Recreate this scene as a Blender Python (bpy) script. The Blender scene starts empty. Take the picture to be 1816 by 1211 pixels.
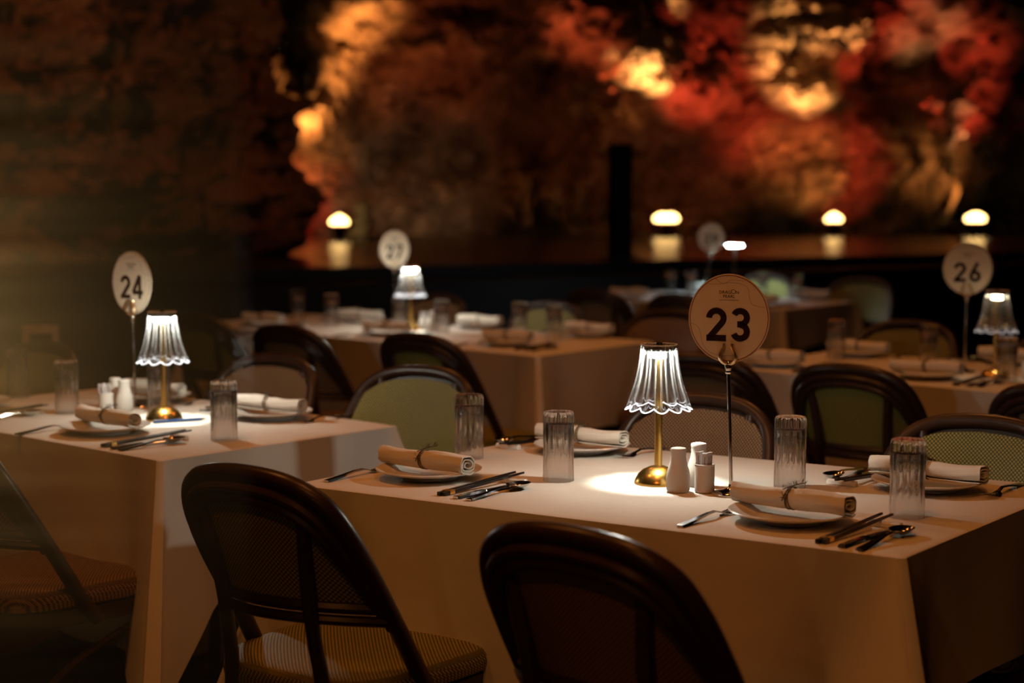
import bpy, bmesh, math, random
from mathutils import Vector, Matrix, noise

random.seed(7)
S = bpy.context.scene
COL = S.collection
R = math.radians
PI = math.pi

# ------------------------------------------------------------------ camera
cam_d = bpy.data.cameras.new('camera')
cam_d.sensor_width = 36.0
cam_d.lens = 2950.0 / 1816.0 * 36.0
cam_d.dof.use_dof = True
cam_d.dof.focus_distance = 3.22
cam_d.dof.aperture_fstop = 2.5
cam_d.clip_end = 200
cam = bpy.data.objects.new('camera', cam_d)
cam.location = (0, 0, 1.32)
cam.rotation_euler = (R(90 - 4.9115), 0, 0)
COL.objects.link(cam)
S.camera = cam

# ------------------------------------------------------------------ world, exposure
w = bpy.data.worlds.new('world')
S.world = w
w.use_nodes = True
w.node_tree.nodes['Background'].inputs[0].default_value = (1.0, 0.5, 0.22, 1)
w.node_tree.nodes['Background'].inputs[1].default_value = 0.004
S.view_settings.view_transform = 'Standard'
S.view_settings.look = 'None'
S.view_settings.exposure = 0.0
S.view_settings.gamma = 1.0
S.view_settings.use_curve_mapping = False
S.cycles.use_denoising = True
S.cycles.max_bounces = 7
S.cycles.transparent_max_bounces = 8
S.cycles.transmission_bounces = 7
S.cycles.glossy_bounces = 3
S.cycles.diffuse_bounces = 2
S.cycles.use_adaptive_sampling = True
S.cycles.adaptive_threshold = 0.07
S.cycles.adaptive_min_samples = 16
S.cycles.caustics_reflective = False
S.cycles.caustics_refractive = True
S.cycles.blur_glossy = 1.0
S.cycles.sample_clamp_indirect = 2.5

# ------------------------------------------------------------------ room lamps
def spot(name, loc, target, energy, color, angle, blend=0.6, radius=0.05):
    l = bpy.data.lights.new(name, 'SPOT')
    l.energy = energy; l.color = color; l.spot_size = R(angle); l.spot_blend = blend
    l.shadow_soft_size = radius
    o = bpy.data.objects.new(name, l)
    o.location = loc
    d = Vector(target) - Vector(loc)
    o.rotation_euler = d.to_track_quat('-Z', 'Y').to_euler()
    COL.objects.link(o)
    return o

AMB = (1.0, 0.31, 0.06)
# warm dimmed ceiling downlights over the tables, last one added behind the camera to light the chair backs
for i, (x, y, e) in enumerate([(0.0, 2.2, 44), (-1.25, 3.3, 44), (0.3, 4.9, 10), (-0.5, 6.4, 40),
                               (1.2, 5.3, 40), (1.1, 8.9, 34), (-0.6, -0.6, 48)]):
    spot('ceiling_downlight', (x, y, 3.5), (x, y + (.1 if y > 0 else 2.5), 0.6), e, AMB, 125, 1.0, 0.12)

ORANGE = (1.0, 0.34, 0.075)
AMBER = (1.0, 0.44, 0.13)
RED = (1.0, 0.07, 0.03)
def P(px, py, d):                      # a point seen at that spot of the photograph, d metres down the room
    th = R(4.9115)
    fx, fy = (px - 908) / 2950, (py - 605.5) / 2950
    v = Vector((fx, math.cos(th) - math.sin(th) * fy, -math.sin(th) - math.cos(th) * fy))
    return Vector((0, 0, 1.32)) + v * (d / v.y)
# accent spots standing on the stage, grazing up the cave wall
ACC = [  # lamp x, y, z | target px, py | energy, colour, cone
    (-2.15, 18.2, 1.15, 535, 110, 930, ORANGE, 29),
    (-1.95, 18.0, 1.1, 545, 270, 255, ORANGE, 23),
    (-2.6, 18.0, 1.05, 505, 340, 315, RED, 30),
    (-1.4, 18.0, 1.15, 625, -15, 930, ORANGE, 23),
    (-0.8, 17.8, 1.15, 730, 90, 76, (1, .17, .05), 40),
    (1.60, 19.4, 1.2, 1140, 105, 1811, AMBER, 24),
    (1.1, 18.8, 1.2, 1050, 50, 300, (1, .13, .04), 26),
    (2.3, 18.9, 1.2, 1250, 170, 360, RED, 30),
    (3.4, 19.3, 1.2, 1420, 180, 1247, AMBER, 24),
    (4.1, 19.5, 1.2, 1485, 60, 1811, AMBER, 22),
    (3.75, 19.1, 1.1, 1450, 320, 225, ORANGE, 29),
    (3.0, 18.8, 1.15, 1370, 250, 225, RED, 34),
    (4.6, 19.1, 1.15, 1570, 110, 390, RED, 34),
    (5.3, 19.5, 1.2, 1690, 190, 240, (1, .42, .17), 22),
    (5.35, 19.3, 1.05, 1690, 330, 180, ORANGE, 26),
    (6.0, 19.2, 1.1, 1765, 220, 360, RED, 30),
    (4.7, 18.9, 1.1, 1540, 320, 165, RED, 32),
    (-0.2, 17.2, 1.1, 710, 345, 91, (1, .5, .25), 40),
    (0.8, 17.2, 1.2, 900, 120, 40, (1, .2, .06), 50),
    (2.4, 18.2, 1.1, 1200, 300, 32, (1, .12, .04), 50),
]
for (x, y, z, px, py, e, c, a) in ACC:
    spot('cave_accent_light', (x, y - .9, z), P(px, py, 20.0), e * 1.75, c, a, 1.0, 0.05)
# weak warm light on the nearer rock on the left
spot('cave_accent_light', (-4.6, 7.0, 0.5), (-3.6, 11.0, 2.2), 75, (1, .42, .14), 80, 1.0, 0.2)
spot('cave_accent_light', (-2.6, 9.0, 3.8), (-3.2, 11.3, 2.6), 95, (1, .2, .06), 80, 1.0, 0.2)

# ------------------------------------------------------------------ materials
def nmat(name):
    m = bpy.data.materials.new(name)
    m.use_nodes = True
    return m, m.node_tree.nodes, m.node_tree.links, m.node_tree.nodes['Principled BSDF']

def mat(name, col, rough=0.5, metal=0.0, spec=0.5, bump=None, var=None):
    m, n, l, b = nmat(name)
    b.inputs['Base Color'].default_value = (*col, 1)
    b.inputs['Roughness'].default_value = rough
    b.inputs['Metallic'].default_value = metal
    b.inputs['Specular IOR Level'].default_value = spec
    tc = n.new('ShaderNodeTexCoord')
    if var:
        sc, amt = var
        t = n.new('ShaderNodeTexNoise'); t.inputs['Scale'].default_value = sc; t.inputs['Detail'].default_value = 5
        l.new(tc.outputs['Object'], t.inputs['Vector'])
        mx = n.new('ShaderNodeMix'); mx.data_type = 'RGBA'
        mx.inputs[6].default_value = (*[c * (1 - amt) for c in col], 1)
        mx.inputs[7].default_value = (*[min(1, c * (1 + amt)) for c in col], 1)
        l.new(t.outputs['Fac'], mx.inputs[0]); l.new(mx.outputs[2], b.inputs['Base Color'])
    if bump:
        sc, st, dist = bump
        t = n.new('ShaderNodeTexNoise'); t.inputs['Scale'].default_value = sc; t.inputs['Detail'].default_value = 4
        l.new(tc.outputs['Object'], t.inputs['Vector'])
        bp = n.new('ShaderNodeBump'); bp.inputs['Strength'].default_value = st; bp.inputs['Distance'].default_value = dist
        l.new(t.outputs['Fac'], bp.inputs['Height']); l.new(bp.outputs['Normal'], b.inputs['Normal'])
    return m

def emit(name, col, strength):
    m, n, l, b = nmat(name)
    b.inputs['Base Color'].default_value = (*col, 1)
    b.inputs['Emission Color'].default_value = (*col, 1)
    b.inputs['Emission Strength'].default_value = strength
    return m

def weave(name, dark, light, cell=0.0045, mixv=0.0):
    m, n, l, b = nmat(name)
    uv = n.new('ShaderNodeUVMap')
    mp = n.new('ShaderNodeMapping'); mp.inputs['Scale'].default_value = (1 / cell / 2, 1 / cell / 2, 1)
    mp.inputs['Rotation'].default_value = (0, 0, R(2))
    l.new(uv.outputs[0], mp.inputs[0])
    sep = n.new('ShaderNodeSeparateXYZ'); l.new(mp.outputs[0], sep.inputs[0])
    def sn(i):
        k = n.new('ShaderNodeMath'); k.operation = 'MULTIPLY'; k.inputs[1].default_value = 2 * PI
        l.new(sep.outputs[i], k.inputs[0])
        s = n.new('ShaderNodeMath'); s.operation = 'SINE'; l.new(k.outputs[0], s.inputs[0]); return s
    a, c = sn(0), sn(1)
    pr = n.new('ShaderNodeMath'); pr.operation = 'MULTIPLY'; l.new(a.outputs[0], pr.inputs[0]); l.new(c.outputs[0], pr.inputs[1])
    rp = n.new('ShaderNodeValToRGB')
    rp.color_ramp.elements[0].position = 0.50; rp.color_ramp.elements[0].color = (*dark, 1)
    rp.color_ramp.elements[1].position = 0.60; rp.color_ramp.elements[1].color = (*light, 1)
    ad = n.new('ShaderNodeMath'); ad.operation = 'MULTIPLY_ADD'; ad.inputs[1].default_value = 0.5; ad.inputs[2].default_value = 0.5
    l.new(pr.outputs[0], ad.inputs[0]); l.new(ad.outputs[0], rp.inputs[0])
    l.new(rp.outputs[0], b.inputs['Base Color'])
    bp = n.new('ShaderNodeBump'); bp.inputs['Strength'].default_value = 0.6; bp.inputs['Distance'].default_value = 0.001
    l.new(ad.outputs[0], bp.inputs['Height']); l.new(bp.outputs['Normal'], b.inputs['Normal'])
    b.inputs['Roughness'].default_value = 0.6
    return m

M = {}
M['cloth'] = mat('white_linen', (0.80, 0.76, 0.70), 0.9, spec=0.1, bump=(3.5, 0.22, 0.03))
M['napkin'] = mat('napkin_linen', (0.82, 0.78, 0.70), 0.9, spec=0.1, bump=(30, 0.3, 0.01))
M['rattan'] = mat('dark_rattan', (0.040, 0.019, 0.011), 0.34, spec=0.45, var=(30, .4))
M['weave_green'] = weave('green_cream_weave', (0.050, 0.070, 0.007), (0.44, 0.34, 0.075))
M['weave_brown'] = weave('brown_cream_weave', (0.045, 0.016, 0.007), (0.38, 0.22, 0.095))
M['porcelain'] = mat('white_porcelain', (0.80, 0.78, 0.74), 0.18)
M['ceramic'] = mat('matt_ceramic', (0.78, 0.76, 0.73), 0.45, bump=(120, .1, .002))
M['brass'] = mat('brushed_brass', (0.83, 0.52, 0.14), 0.26, 1.0)
M['steel'] = mat('polished_steel', (0.72, 0.68, 0.63), 0.13, 1.0)
M['chrome'] = mat('chrome', (0.75, 0.71, 0.66), 0.09, 1.0)
M['clip'] = mat('brushed_clip_metal', (.80, .62, .40), .36, 1.0)
M['black_lacquer'] = mat('black_lacquer', (0.012, 0.011, 0.011), 0.28)
M['gold'] = mat('gold_band', (0.9, 0.6, 0.18), 0.25, 1.0)
M['card'] = mat('sign_card', (0.82, 0.72, 0.57), 0.6, spec=0.2)
M['ink'] = mat('dark_brown_ink', (0.022, 0.006, 0.005), 0.6, spec=0.2)
M['line'] = mat('brown_line', (0.22, 0.075, 0.04), 0.6, spec=0.2)
M['faint'] = mat('faint_line', (0.44, 0.33, 0.22), 0.7, spec=0.1)
M['herb'] = mat('dried_sprig', (0.07, 0.055, 0.03), 0.7)
M['twine'] = mat('twine', (0.16, 0.11, 0.06), 0.8)
M['sachet'] = mat('sachet_paper', (0.72, 0.70, 0.72), 0.7)
M['sachet_print'] = mat('sachet_print', (0.16, 0.15, 0.17), 0.7)
M['led'] = emit('led_warm_white', (1.0, 0.97, 0.80), 1600)
M['led_cool'] = emit('led_cool_white', (0.66, 0.90, 1.0), 240)
M['black'] = mat('black_paint', (0.006, 0.005, 0.005), 0.5)
M['wood'] = mat('light_wood', (0.42, 0.22, 0.09), 0.5, var=(12, .3))
M['blue'] = mat('blue_plastic', (0.02, 0.09, 0.30), 0.3)
M['carpet'] = mat('dark_carpet', (0.05, 0.028, 0.018), 0.95, spec=0.1, bump=(200, .5, .01))
M['stage'] = mat('polished_black_stage', (0.012, 0.009, 0.008), 0.24, spec=0.35, bump=(3, .12, .02))
M['stage_face'] = mat('black_stage_face', (0.006, 0.005, 0.005), 0.6)
M['ceiling'] = mat('dark_ceiling', (0.02, 0.013, 0.01), 0.9)
M['lens'] = emit('lamp_glow', (1.0, 0.60, 0.20), 11)
M['redband'] = mat('red_glass_band', (0.25, 0.012, 0.008), 0.25)
M['pale_rock'] = mat('pale_limestone', (0.42, 0.36, 0.28), 0.8, bump=(9, .6, .05))

def rock_mat(name, a, b_, c):
    m, n, l, b = nmat(name)
    tc = n.new('ShaderNodeTexCoord')
    t = n.new('ShaderNodeTexNoise'); t.inputs['Scale'].default_value = 1.3; t.inputs['Detail'].default_value = 9; t.inputs['Roughness'].default_value = .62
    l.new(tc.outputs['Object'], t.inputs['Vector'])
    r = n.new('ShaderNodeValToRGB')
    r.color_ramp.elements[0].position = .30; r.color_ramp.elements[0].color = (*a, 1)
    r.color_ramp.elements[1].position = .70; r.color_ramp.elements[1].color = (*c, 1)
    e = r.color_ramp.elements.new(.5); e.color = (*b_, 1)
    l.new(t.outputs['Fac'], r.inputs[0]); l.new(r.outputs[0], b.inputs['Base Color'])
    t2 = n.new('ShaderNodeTexNoise'); t2.inputs['Scale'].default_value = 6; t2.inputs['Detail'].default_value = 8
    l.new(tc.outputs['Object'], t2.inputs['Vector'])
    bp = n.new('ShaderNodeBump'); bp.inputs['Strength'].default_value = .8; bp.inputs['Distance'].default_value = .08
    l.new(t2.outputs['Fac'], bp.inputs['Height']); l.new(bp.outputs['Normal'], b.inputs['Normal'])
    b.inputs['Roughness'].default_value = .75
    return m
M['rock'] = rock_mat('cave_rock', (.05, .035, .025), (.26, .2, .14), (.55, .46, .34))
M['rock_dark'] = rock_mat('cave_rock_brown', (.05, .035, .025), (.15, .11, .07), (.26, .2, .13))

def glass_mat(name, tint, ior, transp):
    m, n, l, b = nmat(name)
    n.remove(b)
    out = n['Material Output']
    g = n.new('ShaderNodeBsdfGlass'); g.inputs['IOR'].default_value = ior; g.inputs['Roughness'].default_value = 0.0
    g.inputs['Color'].default_value = (*tint, 1)
    t = n.new('ShaderNodeBsdfTransparent'); t.inputs[0].default_value = (*tint, 1)
    mx = n.new('ShaderNodeMixShader'); mx.inputs[0].default_value = transp
    l.new(g.outputs[0], mx.inputs[1]); l.new(t.outputs[0], mx.inputs[2])
    d1 = n.new('ShaderNodeBsdfTranslucent'); d2 = n.new('ShaderNodeBsdfDiffuse')
    for d in (d1, d2): d.inputs[0].default_value = (.9, .9, .9, 1)
    dm = n.new('ShaderNodeMixShader'); dm.inputs[0].default_value = .5
    l.new(d1.outputs[0], dm.inputs[1]); l.new(d2.outputs[0], dm.inputs[2])
    fin = n.new('ShaderNodeMixShader'); fin.inputs[0].default_value = .012
    l.new(mx.outputs[0], fin.inputs[1]); l.new(dm.outputs[0], fin.inputs[2]); l.new(fin.outputs[0], out.inputs[0])
    return m
M['glass'] = glass_mat('clear_glass', (.99, .99, .99), 1.47, 0.15)

def shade_mat(name, t0, t1, dif, refr):
    m, n, l, b = nmat(name)
    n.remove(b)
    out = n['Material Output']
    tr = n.new('ShaderNodeBsdfTransparent'); tr.inputs[0].default_value = (.97, .97, .98, 1)
    rf = n.new('ShaderNodeBsdfRefraction'); rf.inputs['IOR'].default_value = 1.32; rf.inputs['Roughness'].default_value = .02
    rf.inputs[0].default_value = (.97, .97, .98, 1)
    a0 = n.new('ShaderNodeMixShader'); a0.inputs[0].default_value = refr
    l.new(tr.outputs[0], a0.inputs[1]); l.new(rf.outputs[0], a0.inputs[2])
    tl = n.new('ShaderNodeBsdfTranslucent'); tl.inputs[0].default_value = (.9, .9, .93, 1)
    gl = n.new('ShaderNodeBsdfGlossy'); gl.inputs[0].default_value = (1, 1, 1, 1); gl.inputs['Roughness'].default_value = .08
    a2 = n.new('ShaderNodeMixShader'); a2.inputs[0].default_value = dif
    l.new(gl.outputs[0], a2.inputs[1]); l.new(tl.outputs[0], a2.inputs[2])
    lw = n.new('ShaderNodeLayerWeight'); lw.inputs['Blend'].default_value = .35
    mr = n.new('ShaderNodeMapRange'); mr.inputs['From Min'].default_value = .05; mr.inputs['From Max'].default_value = .75
    mr.inputs['To Min'].default_value = t0; mr.inputs['To Max'].default_value = t1
    l.new(lw.outputs['Facing'], mr.inputs[0])
    a3 = n.new('ShaderNodeMixShader'); l.new(mr.outputs[0], a3.inputs[0])
    l.new(a0.outputs[0], a3.inputs[1]); l.new(a2.outputs[0], a3.inputs[2]); l.new(a3.outputs[0], out.inputs[0])
    return m
M['shade'] = shade_mat('clear_fluted_acrylic', .02, .20, .02, .34)
M['shade_line'] = shade_mat('fluted_acrylic_ridge', .06, .32, .26, .2)
M['rim'] = emit('lit_acrylic_edge', (.92, .95, 1.0), 2.2)  # emission stands in for LED light caught in the edge, dim copy too
M['rim_dim'] = emit('lit_acrylic_edge_dim', (.92, .95, 1.0), .35)
M['led_dim'] = emit('led_dimmed', (1.0, .80, .50), 85)
for k_ in ('rim', 'rim_dim', 'lens'):
    M[k_].cycles.emission_sampling = 'NONE'      # faint glows: found by bounces, not sampled as lamps

# ------------------------------------------------------------------ mesh helpers
class MB:
    def __init__(s):
        s.v = []; s.f = []; s.uv = None
    def add(s, vs, fs):
        o = len(s.v)
        s.v += [tuple(p) for p in vs]; s.f += [tuple(i + o for i in q) for q in fs]
        return s
    def box(s, c, d, rot=None):
        x, y, z = d[0] / 2, d[1] / 2, d[2] / 2
        vs = [Vector((a * x, b * y, e * z)) for a in (-1, 1) for b in (-1, 1) for e in (-1, 1)]
        if rot: vs = [rot @ v for v in vs]
        vs = [v + Vector(c) for v in vs]
        return s.add(vs, [(0, 1, 3, 2), (4, 6, 7, 5), (0, 4, 5, 1), (2, 3, 7, 6), (0, 2, 6, 4), (1, 5, 7, 3)])
    def lathe(s, prof, seg=32, c=(0, 0, 0), cap=True):
        vs = []; fs = []
        for r, z in prof:
            for i in range(seg):
                a = 2 * PI * i / seg
                vs.append((c[0] + r * math.cos(a), c[1] + r * math.sin(a), c[2] + z))
        for k in range(len(prof) - 1):
            for i in range(seg):
                j = (i + 1) % seg
                fs.append((k * seg + i, k * seg + j, (k + 1) * seg + j, (k + 1) * seg + i))
        if cap:
            fs.append(tuple(reversed(range(seg)))); fs.append(tuple((len(prof) - 1) * seg + i for i in range(seg)))
        return s.add(vs, fs)
    def tube(s, pts, rad, seg=10, closed=False, flat=1.0):
        pts = [Vector(p) for p in pts]; N = len(pts)
        rads = rad if isinstance(rad, (list, tuple)) else [rad] * N
        T = []
        for i in range(N):
            a = pts[i - 1] if (i > 0 or closed) else pts[i]
            b = pts[(i + 1) % N] if (i < N - 1 or closed) else pts[i]
            T.append((b - a).normalized())
        up = Vector((0, 0, 1)) if abs(T[0].z) < .9 else Vector((1, 0, 0))
        u = (up - T[0] * up.dot(T[0])).normalized()
        vs = []; fs = []
        for i in range(N):
            u = (u - T[i] * u.dot(T[i])).normalized()
            w_ = T[i].cross(u)
            for k in range(seg):
                a = 2 * PI * k / seg
                vs.append(pts[i] + u * (math.cos(a) * rads[i] * flat) + w_ * (math.sin(a) * rads[i]))
        for i in range(N if closed else N - 1):
            for k in range(seg):
                j = (k + 1) % seg; n_ = (i + 1) % N
                fs.append((i * seg + k, i * seg + j, n_ * seg + j, n_ * seg + k))
        if not closed:
            fs.append(tuple(reversed(range(seg)))); fs.append(tuple((N - 1) * seg + k for k in range(seg)))
        return s.add(vs, fs)
    def mesh(s, name, m, smooth=True, fix=True):
        me = bpy.data.meshes.new(name)
        me.from_pydata(s.v, [], s.f)
        if s.uv:
            ul = me.uv_layers.new(name='UVMap')
            for lp in me.loops: ul.data[lp.index].uv = s.uv[lp.vertex_index]
        if fix:
            bm = bmesh.new(); bm.from_mesh(me); bmesh.ops.recalc_face_normals(bm, faces=bm.faces[:]); bm.to_mesh(me); bm.free()
        if smooth:
            me.polygons.foreach_set('use_smooth', [True] * len(me.polygons))
            try: me.set_sharp_from_angle(angle=R(42))
            except Exception: pass
        me.materials.append(m)
        me.update()
        return me
    def build(s, name, m, parent=None, smooth=True, fix=True):
        return link(name, s.mesh(name, m, smooth, fix), parent)

def link(name, me, parent=None):
    o = bpy.data.objects.new(name, me); COL.objects.link(o)
    if parent: o.parent = parent
    return o

def tag(o, label, cat, group=None):
    o['label'] = label; o['category'] = cat
    if group: o['group'] = group
    return o

def thing(name, label, cat, loc=(0, 0, 0), rz=0.0, group=None):
    o = bpy.data.objects.new(name, None); COL.objects.link(o)
    o.empty_display_size = .05
    o.location = loc; o.rotation_euler = (0, 0, rz)
    return tag(o, label, cat, group)

def struct(o):
    o['kind'] = 'structure'; return o

def copy_tree(o, parent=None):
    c = o.copy(); COL.objects.link(c)
    c.parent = parent
    for ch in list(o.children): copy_tree(ch, c)
    return c

def smooth_path(pts, n=6, closed=False):
    pts = [Vector(p) for p in pts]; out = []; N = len(pts)
    rng = range(N if closed else N - 1)
    for i in rng:
        if closed: a, b, c, d = pts[i - 1], pts[i], pts[(i + 1) % N], pts[(i + 2) % N]
        else: a, b, c, d = pts[max(i - 1, 0)], pts[i], pts[i + 1], pts[min(i + 2, N - 1)]
        for k in range(n):
            t = k / n
            out.append(.5 * ((2 * b) + (c - a) * t + (2 * a - 5 * b + 4 * c - d) * t * t + (3 * b - a - 3 * c + d) * t ** 3))
    if not closed: out.append(pts[-1])
    return out

# ------------------------------------------------------------------ setting
f = MB(); f.add([(-14, -5, 0), (14, -5, 0), (14, 30, 0), (-14, 30, 0)], [(0, 1, 2, 3)])
struct(f.build('floor', M['carpet'], smooth=False))
f = MB(); f.add([(-14, -5, 6.2), (14, -5, 6.2), (14, 30, 6.2), (-14, 30, 6.2)], [(3, 2, 1, 0)])
struct(f.build('ceiling', M['ceiling'], smooth=False, fix=False))

# raised stage: polished top, dark face, thin lip; front edge runs obliquely across the room
ed = Vector((0.863, 0.505, 0))
e0 = Vector((-1.115, 10.68, 0)); eL = e0 - ed * 7; eR = e0 + ed * 16
bk = Vector((-0.505, 0.863, 0)) * 16
f = MB()
zs = .88
f.add([eL + Vector((0, 0, zs)), eR + Vector((0, 0, zs)), eR + bk + Vector((0, 0, zs)), eL + bk + Vector((0, 0, zs)),
       eL, eR, eR + bk, eL + bk],
      [(0, 1, 2, 3), (0, 4, 5, 1), (1, 5, 6, 2), (2, 6, 7, 3), (3, 7, 4, 0)])
st = struct(f.build('stage', M['stage'], smooth=False))
st.data.materials.append(M['stage_face'])
for p in st.data.polygons:
    if abs(p.normal.z) < .5: p.material_index = 1
# lower step strip running along the stage front
f = MB(); q = Vector((0.505, -0.863, 0)) * .45; a, b = eL + q, eR + q
f.add([eL + Vector((0, 0, .8)), eR + Vector((0, 0, .8)), b + Vector((0, 0, .8)), a + Vector((0, 0, .8)), eL, eR, b, a],
      [(0, 3, 2, 1), (3, 7, 6, 2), (0, 4, 7, 3), (1, 2, 6, 5)])
f.build('trim_1', M['stage_face'], smooth=False)['kind'] = 'structure'

def fb(x, y, z, o=5, h=.8):
    return noise.fractal(Vector((x, y, z)), h, 2.0, o)
def rock_sheet(name, p0, p1, z0, z1, nu, nv, amp, bumps, lean, m, seed):
    d = (p1 - p0); L = d.length; d.normalize()
    nrm = Vector((d.y, -d.x, 0))                 # toward the room
    vs = []; fs = []
    for j in range(nv + 1):
        z = z0 + (z1 - z0) * j / nv
        for i in range(nu + 1):
            u = L * i / nu
            wx = u + .5 * fb(u * .5, z * .5, seed + 3, 2); wz = z + .4 * fb(u * .5 + 9, z * .5, seed + 3, 2)
            k = fb(wx * .55, wz * .8, seed, 6, .75)
            rid = 1 - abs(noise.noise(Vector((wx * .8, wz * 1.3, seed + 7)))) * 2
            strat = noise.noise(Vector((wx * .35 + wz * .5, wz * 2.6, seed + 1))) * .28
            vor = noise.cell(Vector((wx * 1.1, wz * 1.4, seed))) * .18
            off = amp * (.75 * k + .45 * rid + strat + vor) + lean * max(0, z - 1) ** 1.4
            for (bu, bz, ru, rz, ba) in bumps:
                t = ((u - bu) / ru) ** 2 + ((z - bz) / rz) ** 2
                if t < 5: off += ba * math.exp(-t) * (1 + .6 * k)
            off += .27 * fb(u * 2.6, z * 3.0, seed + 5, 5, .5) - .22 * max(0, .25 - abs(noise.noise(Vector((wx * 1.7, wz * 2.2, seed + 2)))))
            vs.append(p0 + d * u + nrm * off + Vector((0, 0, z)))
    W = nu + 1
    for j in range(nv):
        for i in range(nu):
            fs.append((j * W + i, j * W + i + 1, (j + 1) * W + i + 1, (j + 1) * W + i))
    b = MB(); b.add(vs, fs)
    o = b.build(name, m, smooth=False, fix=False)
    return struct(o)
p0, p1 = Vector((-5.2, 19.8, 0)), Vector((10.2, 22.2, 0))
dd = (p1 - p0).normalized()
def wall_uz(px, py):
    v = P(px, py, 20.6); return (v - p0).dot(dd), v.z
BUMPS = []
for px, py, ru, rz, a in [(535, 110, .38, .8, 1.0), (545, 250, .28, .7, .8), (620, -10, .7, .35, .9), (1140, 105, .5, .35, .8), (1060, 60, .5, .3, .4),
                          (1425, 180, .55, .25, .7), (1480, 60, .6, .22, .8), (1450, 340, .35, .4, .6), (1690, 200, .4, .35, .7), (1690, 330, .15, .6, .5),
                          (1250, 170, .4, .3, .4), (730, 340, .8, .35, .7), (820, 290, .5, .35, -1.0), (1590, 110, .4, .5, -.6), (1330, 200, .4, .4, -.5),
                          (395, 250, .35, 2.0, -1.0), (950, 240, .6, .5, -.5)]:
    u, z = wall_uz(px, py); BUMPS.append((u, z, ru, rz, a))
rock_sheet('wall_back', p0, p1, .6, 6.2, 430, 170, .62, BUMPS, .07, M['rock'], 11.3)
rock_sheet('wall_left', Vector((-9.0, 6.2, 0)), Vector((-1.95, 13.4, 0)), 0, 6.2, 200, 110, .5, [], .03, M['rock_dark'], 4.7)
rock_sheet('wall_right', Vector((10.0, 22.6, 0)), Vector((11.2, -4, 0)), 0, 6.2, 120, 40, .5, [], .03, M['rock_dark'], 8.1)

# ------------------------------------------------------------------ stage lamps, column, stalagmite
def stage_lamp(x, y, label, s, sx=1.0):
    t = thing('floor_lamp', label, 'lamp', (x, y, zs), random.uniform(0, 3), 'glowing lamps along the stage')
    b = MB(); b.lathe([(.075, 0), (.075, .012), (.055, .02), (.07, .06), (.105, .125), (.118, .15), (.118, .158), (.10, .158)], 28); b.build('body', M['black'], t)
    b = MB(); b.lathe([(.112, .158), (.12, .175), (.122, .19), (.11, .192)], 28); b.build('band', M['redband'], t)
    b = MB(); vs = []; fs = []; seg = 28; prof = [(.118, .192), (.135, .205), (.14, .225), (.125, .252), (.08, .272), (.03, .28)]
    for r, z in prof:
        for i in range(seg):
            a = 2 * PI * i / seg; k = 1 + .12 * math.sin(2 * a + s) + .06 * math.sin(3 * a)
            vs.append((r * math.cos(a) * k * sx, r * math.sin(a) * k, z + .02 * math.sin(2 * a + s) * (z - .19) / .08))
    for k in range(len(prof) - 1):
        for i in range(seg):
            j = (i + 1) % seg; fs.append((k * seg + i, k * seg + j, (k + 1) * seg + j, (k + 1) * seg + i))
    fs.append(tuple(reversed(range(seg)))); fs.append(tuple(len(vs) - seg + i for i in range(seg)))
    b.add(vs, fs); b.build('glowing_top', M['lens'], t)
    t.scale = (.78, .78, .9)
    return t
stage_lamp(-1.80, 17.4, 'glowing dome lamp in dark bowl on stage, leftmost of four', 0.4)
stage_lamp(1.80, 20.0 - .6, 'glowing lamp on stage just right of the black column', 1.9, 1.25)
stage_lamp(3.78, 19.6, 'small glowing stage lamp, second from the right edge', 3.0, 1.0)
stage_lamp(5.45, 19.6, 'glowing stage lamp above the number 26 sign, rightmost of four', 4.4, 1.1)

t = thing('column_speaker', 'tall slim black column standing at the stage edge', 'column', (0.80, 12.35, zs), R(30))
b = MB(); b.box((0, 0, .43), (.135, .12, .82)); b.build('column', M['black'], t, smooth=False)
b = MB(); b.box((0, -.062, .45), (.11, .006, .74)); b.build('grille', M['stage_face'], t, smooth=False)
b = MB(); b.lathe([(.16, 0), (.16, .015), (.15, .02)], 24); b.build('base', M['black'], t)
b = MB(); prof = []
for i in range(14):
    z = i / 13; prof.append((.16 * (1 - z * .6) * (1 + .22 * math.sin(z * 17)), z * .42))
b.lathe(prof, 20); o = b.build('stalagmite', M['pale_rock']); o.location = (-1.62, 18.0, zs)
tag(o, 'small pale stalagmite beside the leftmost stage lamp', 'rock')

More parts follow.
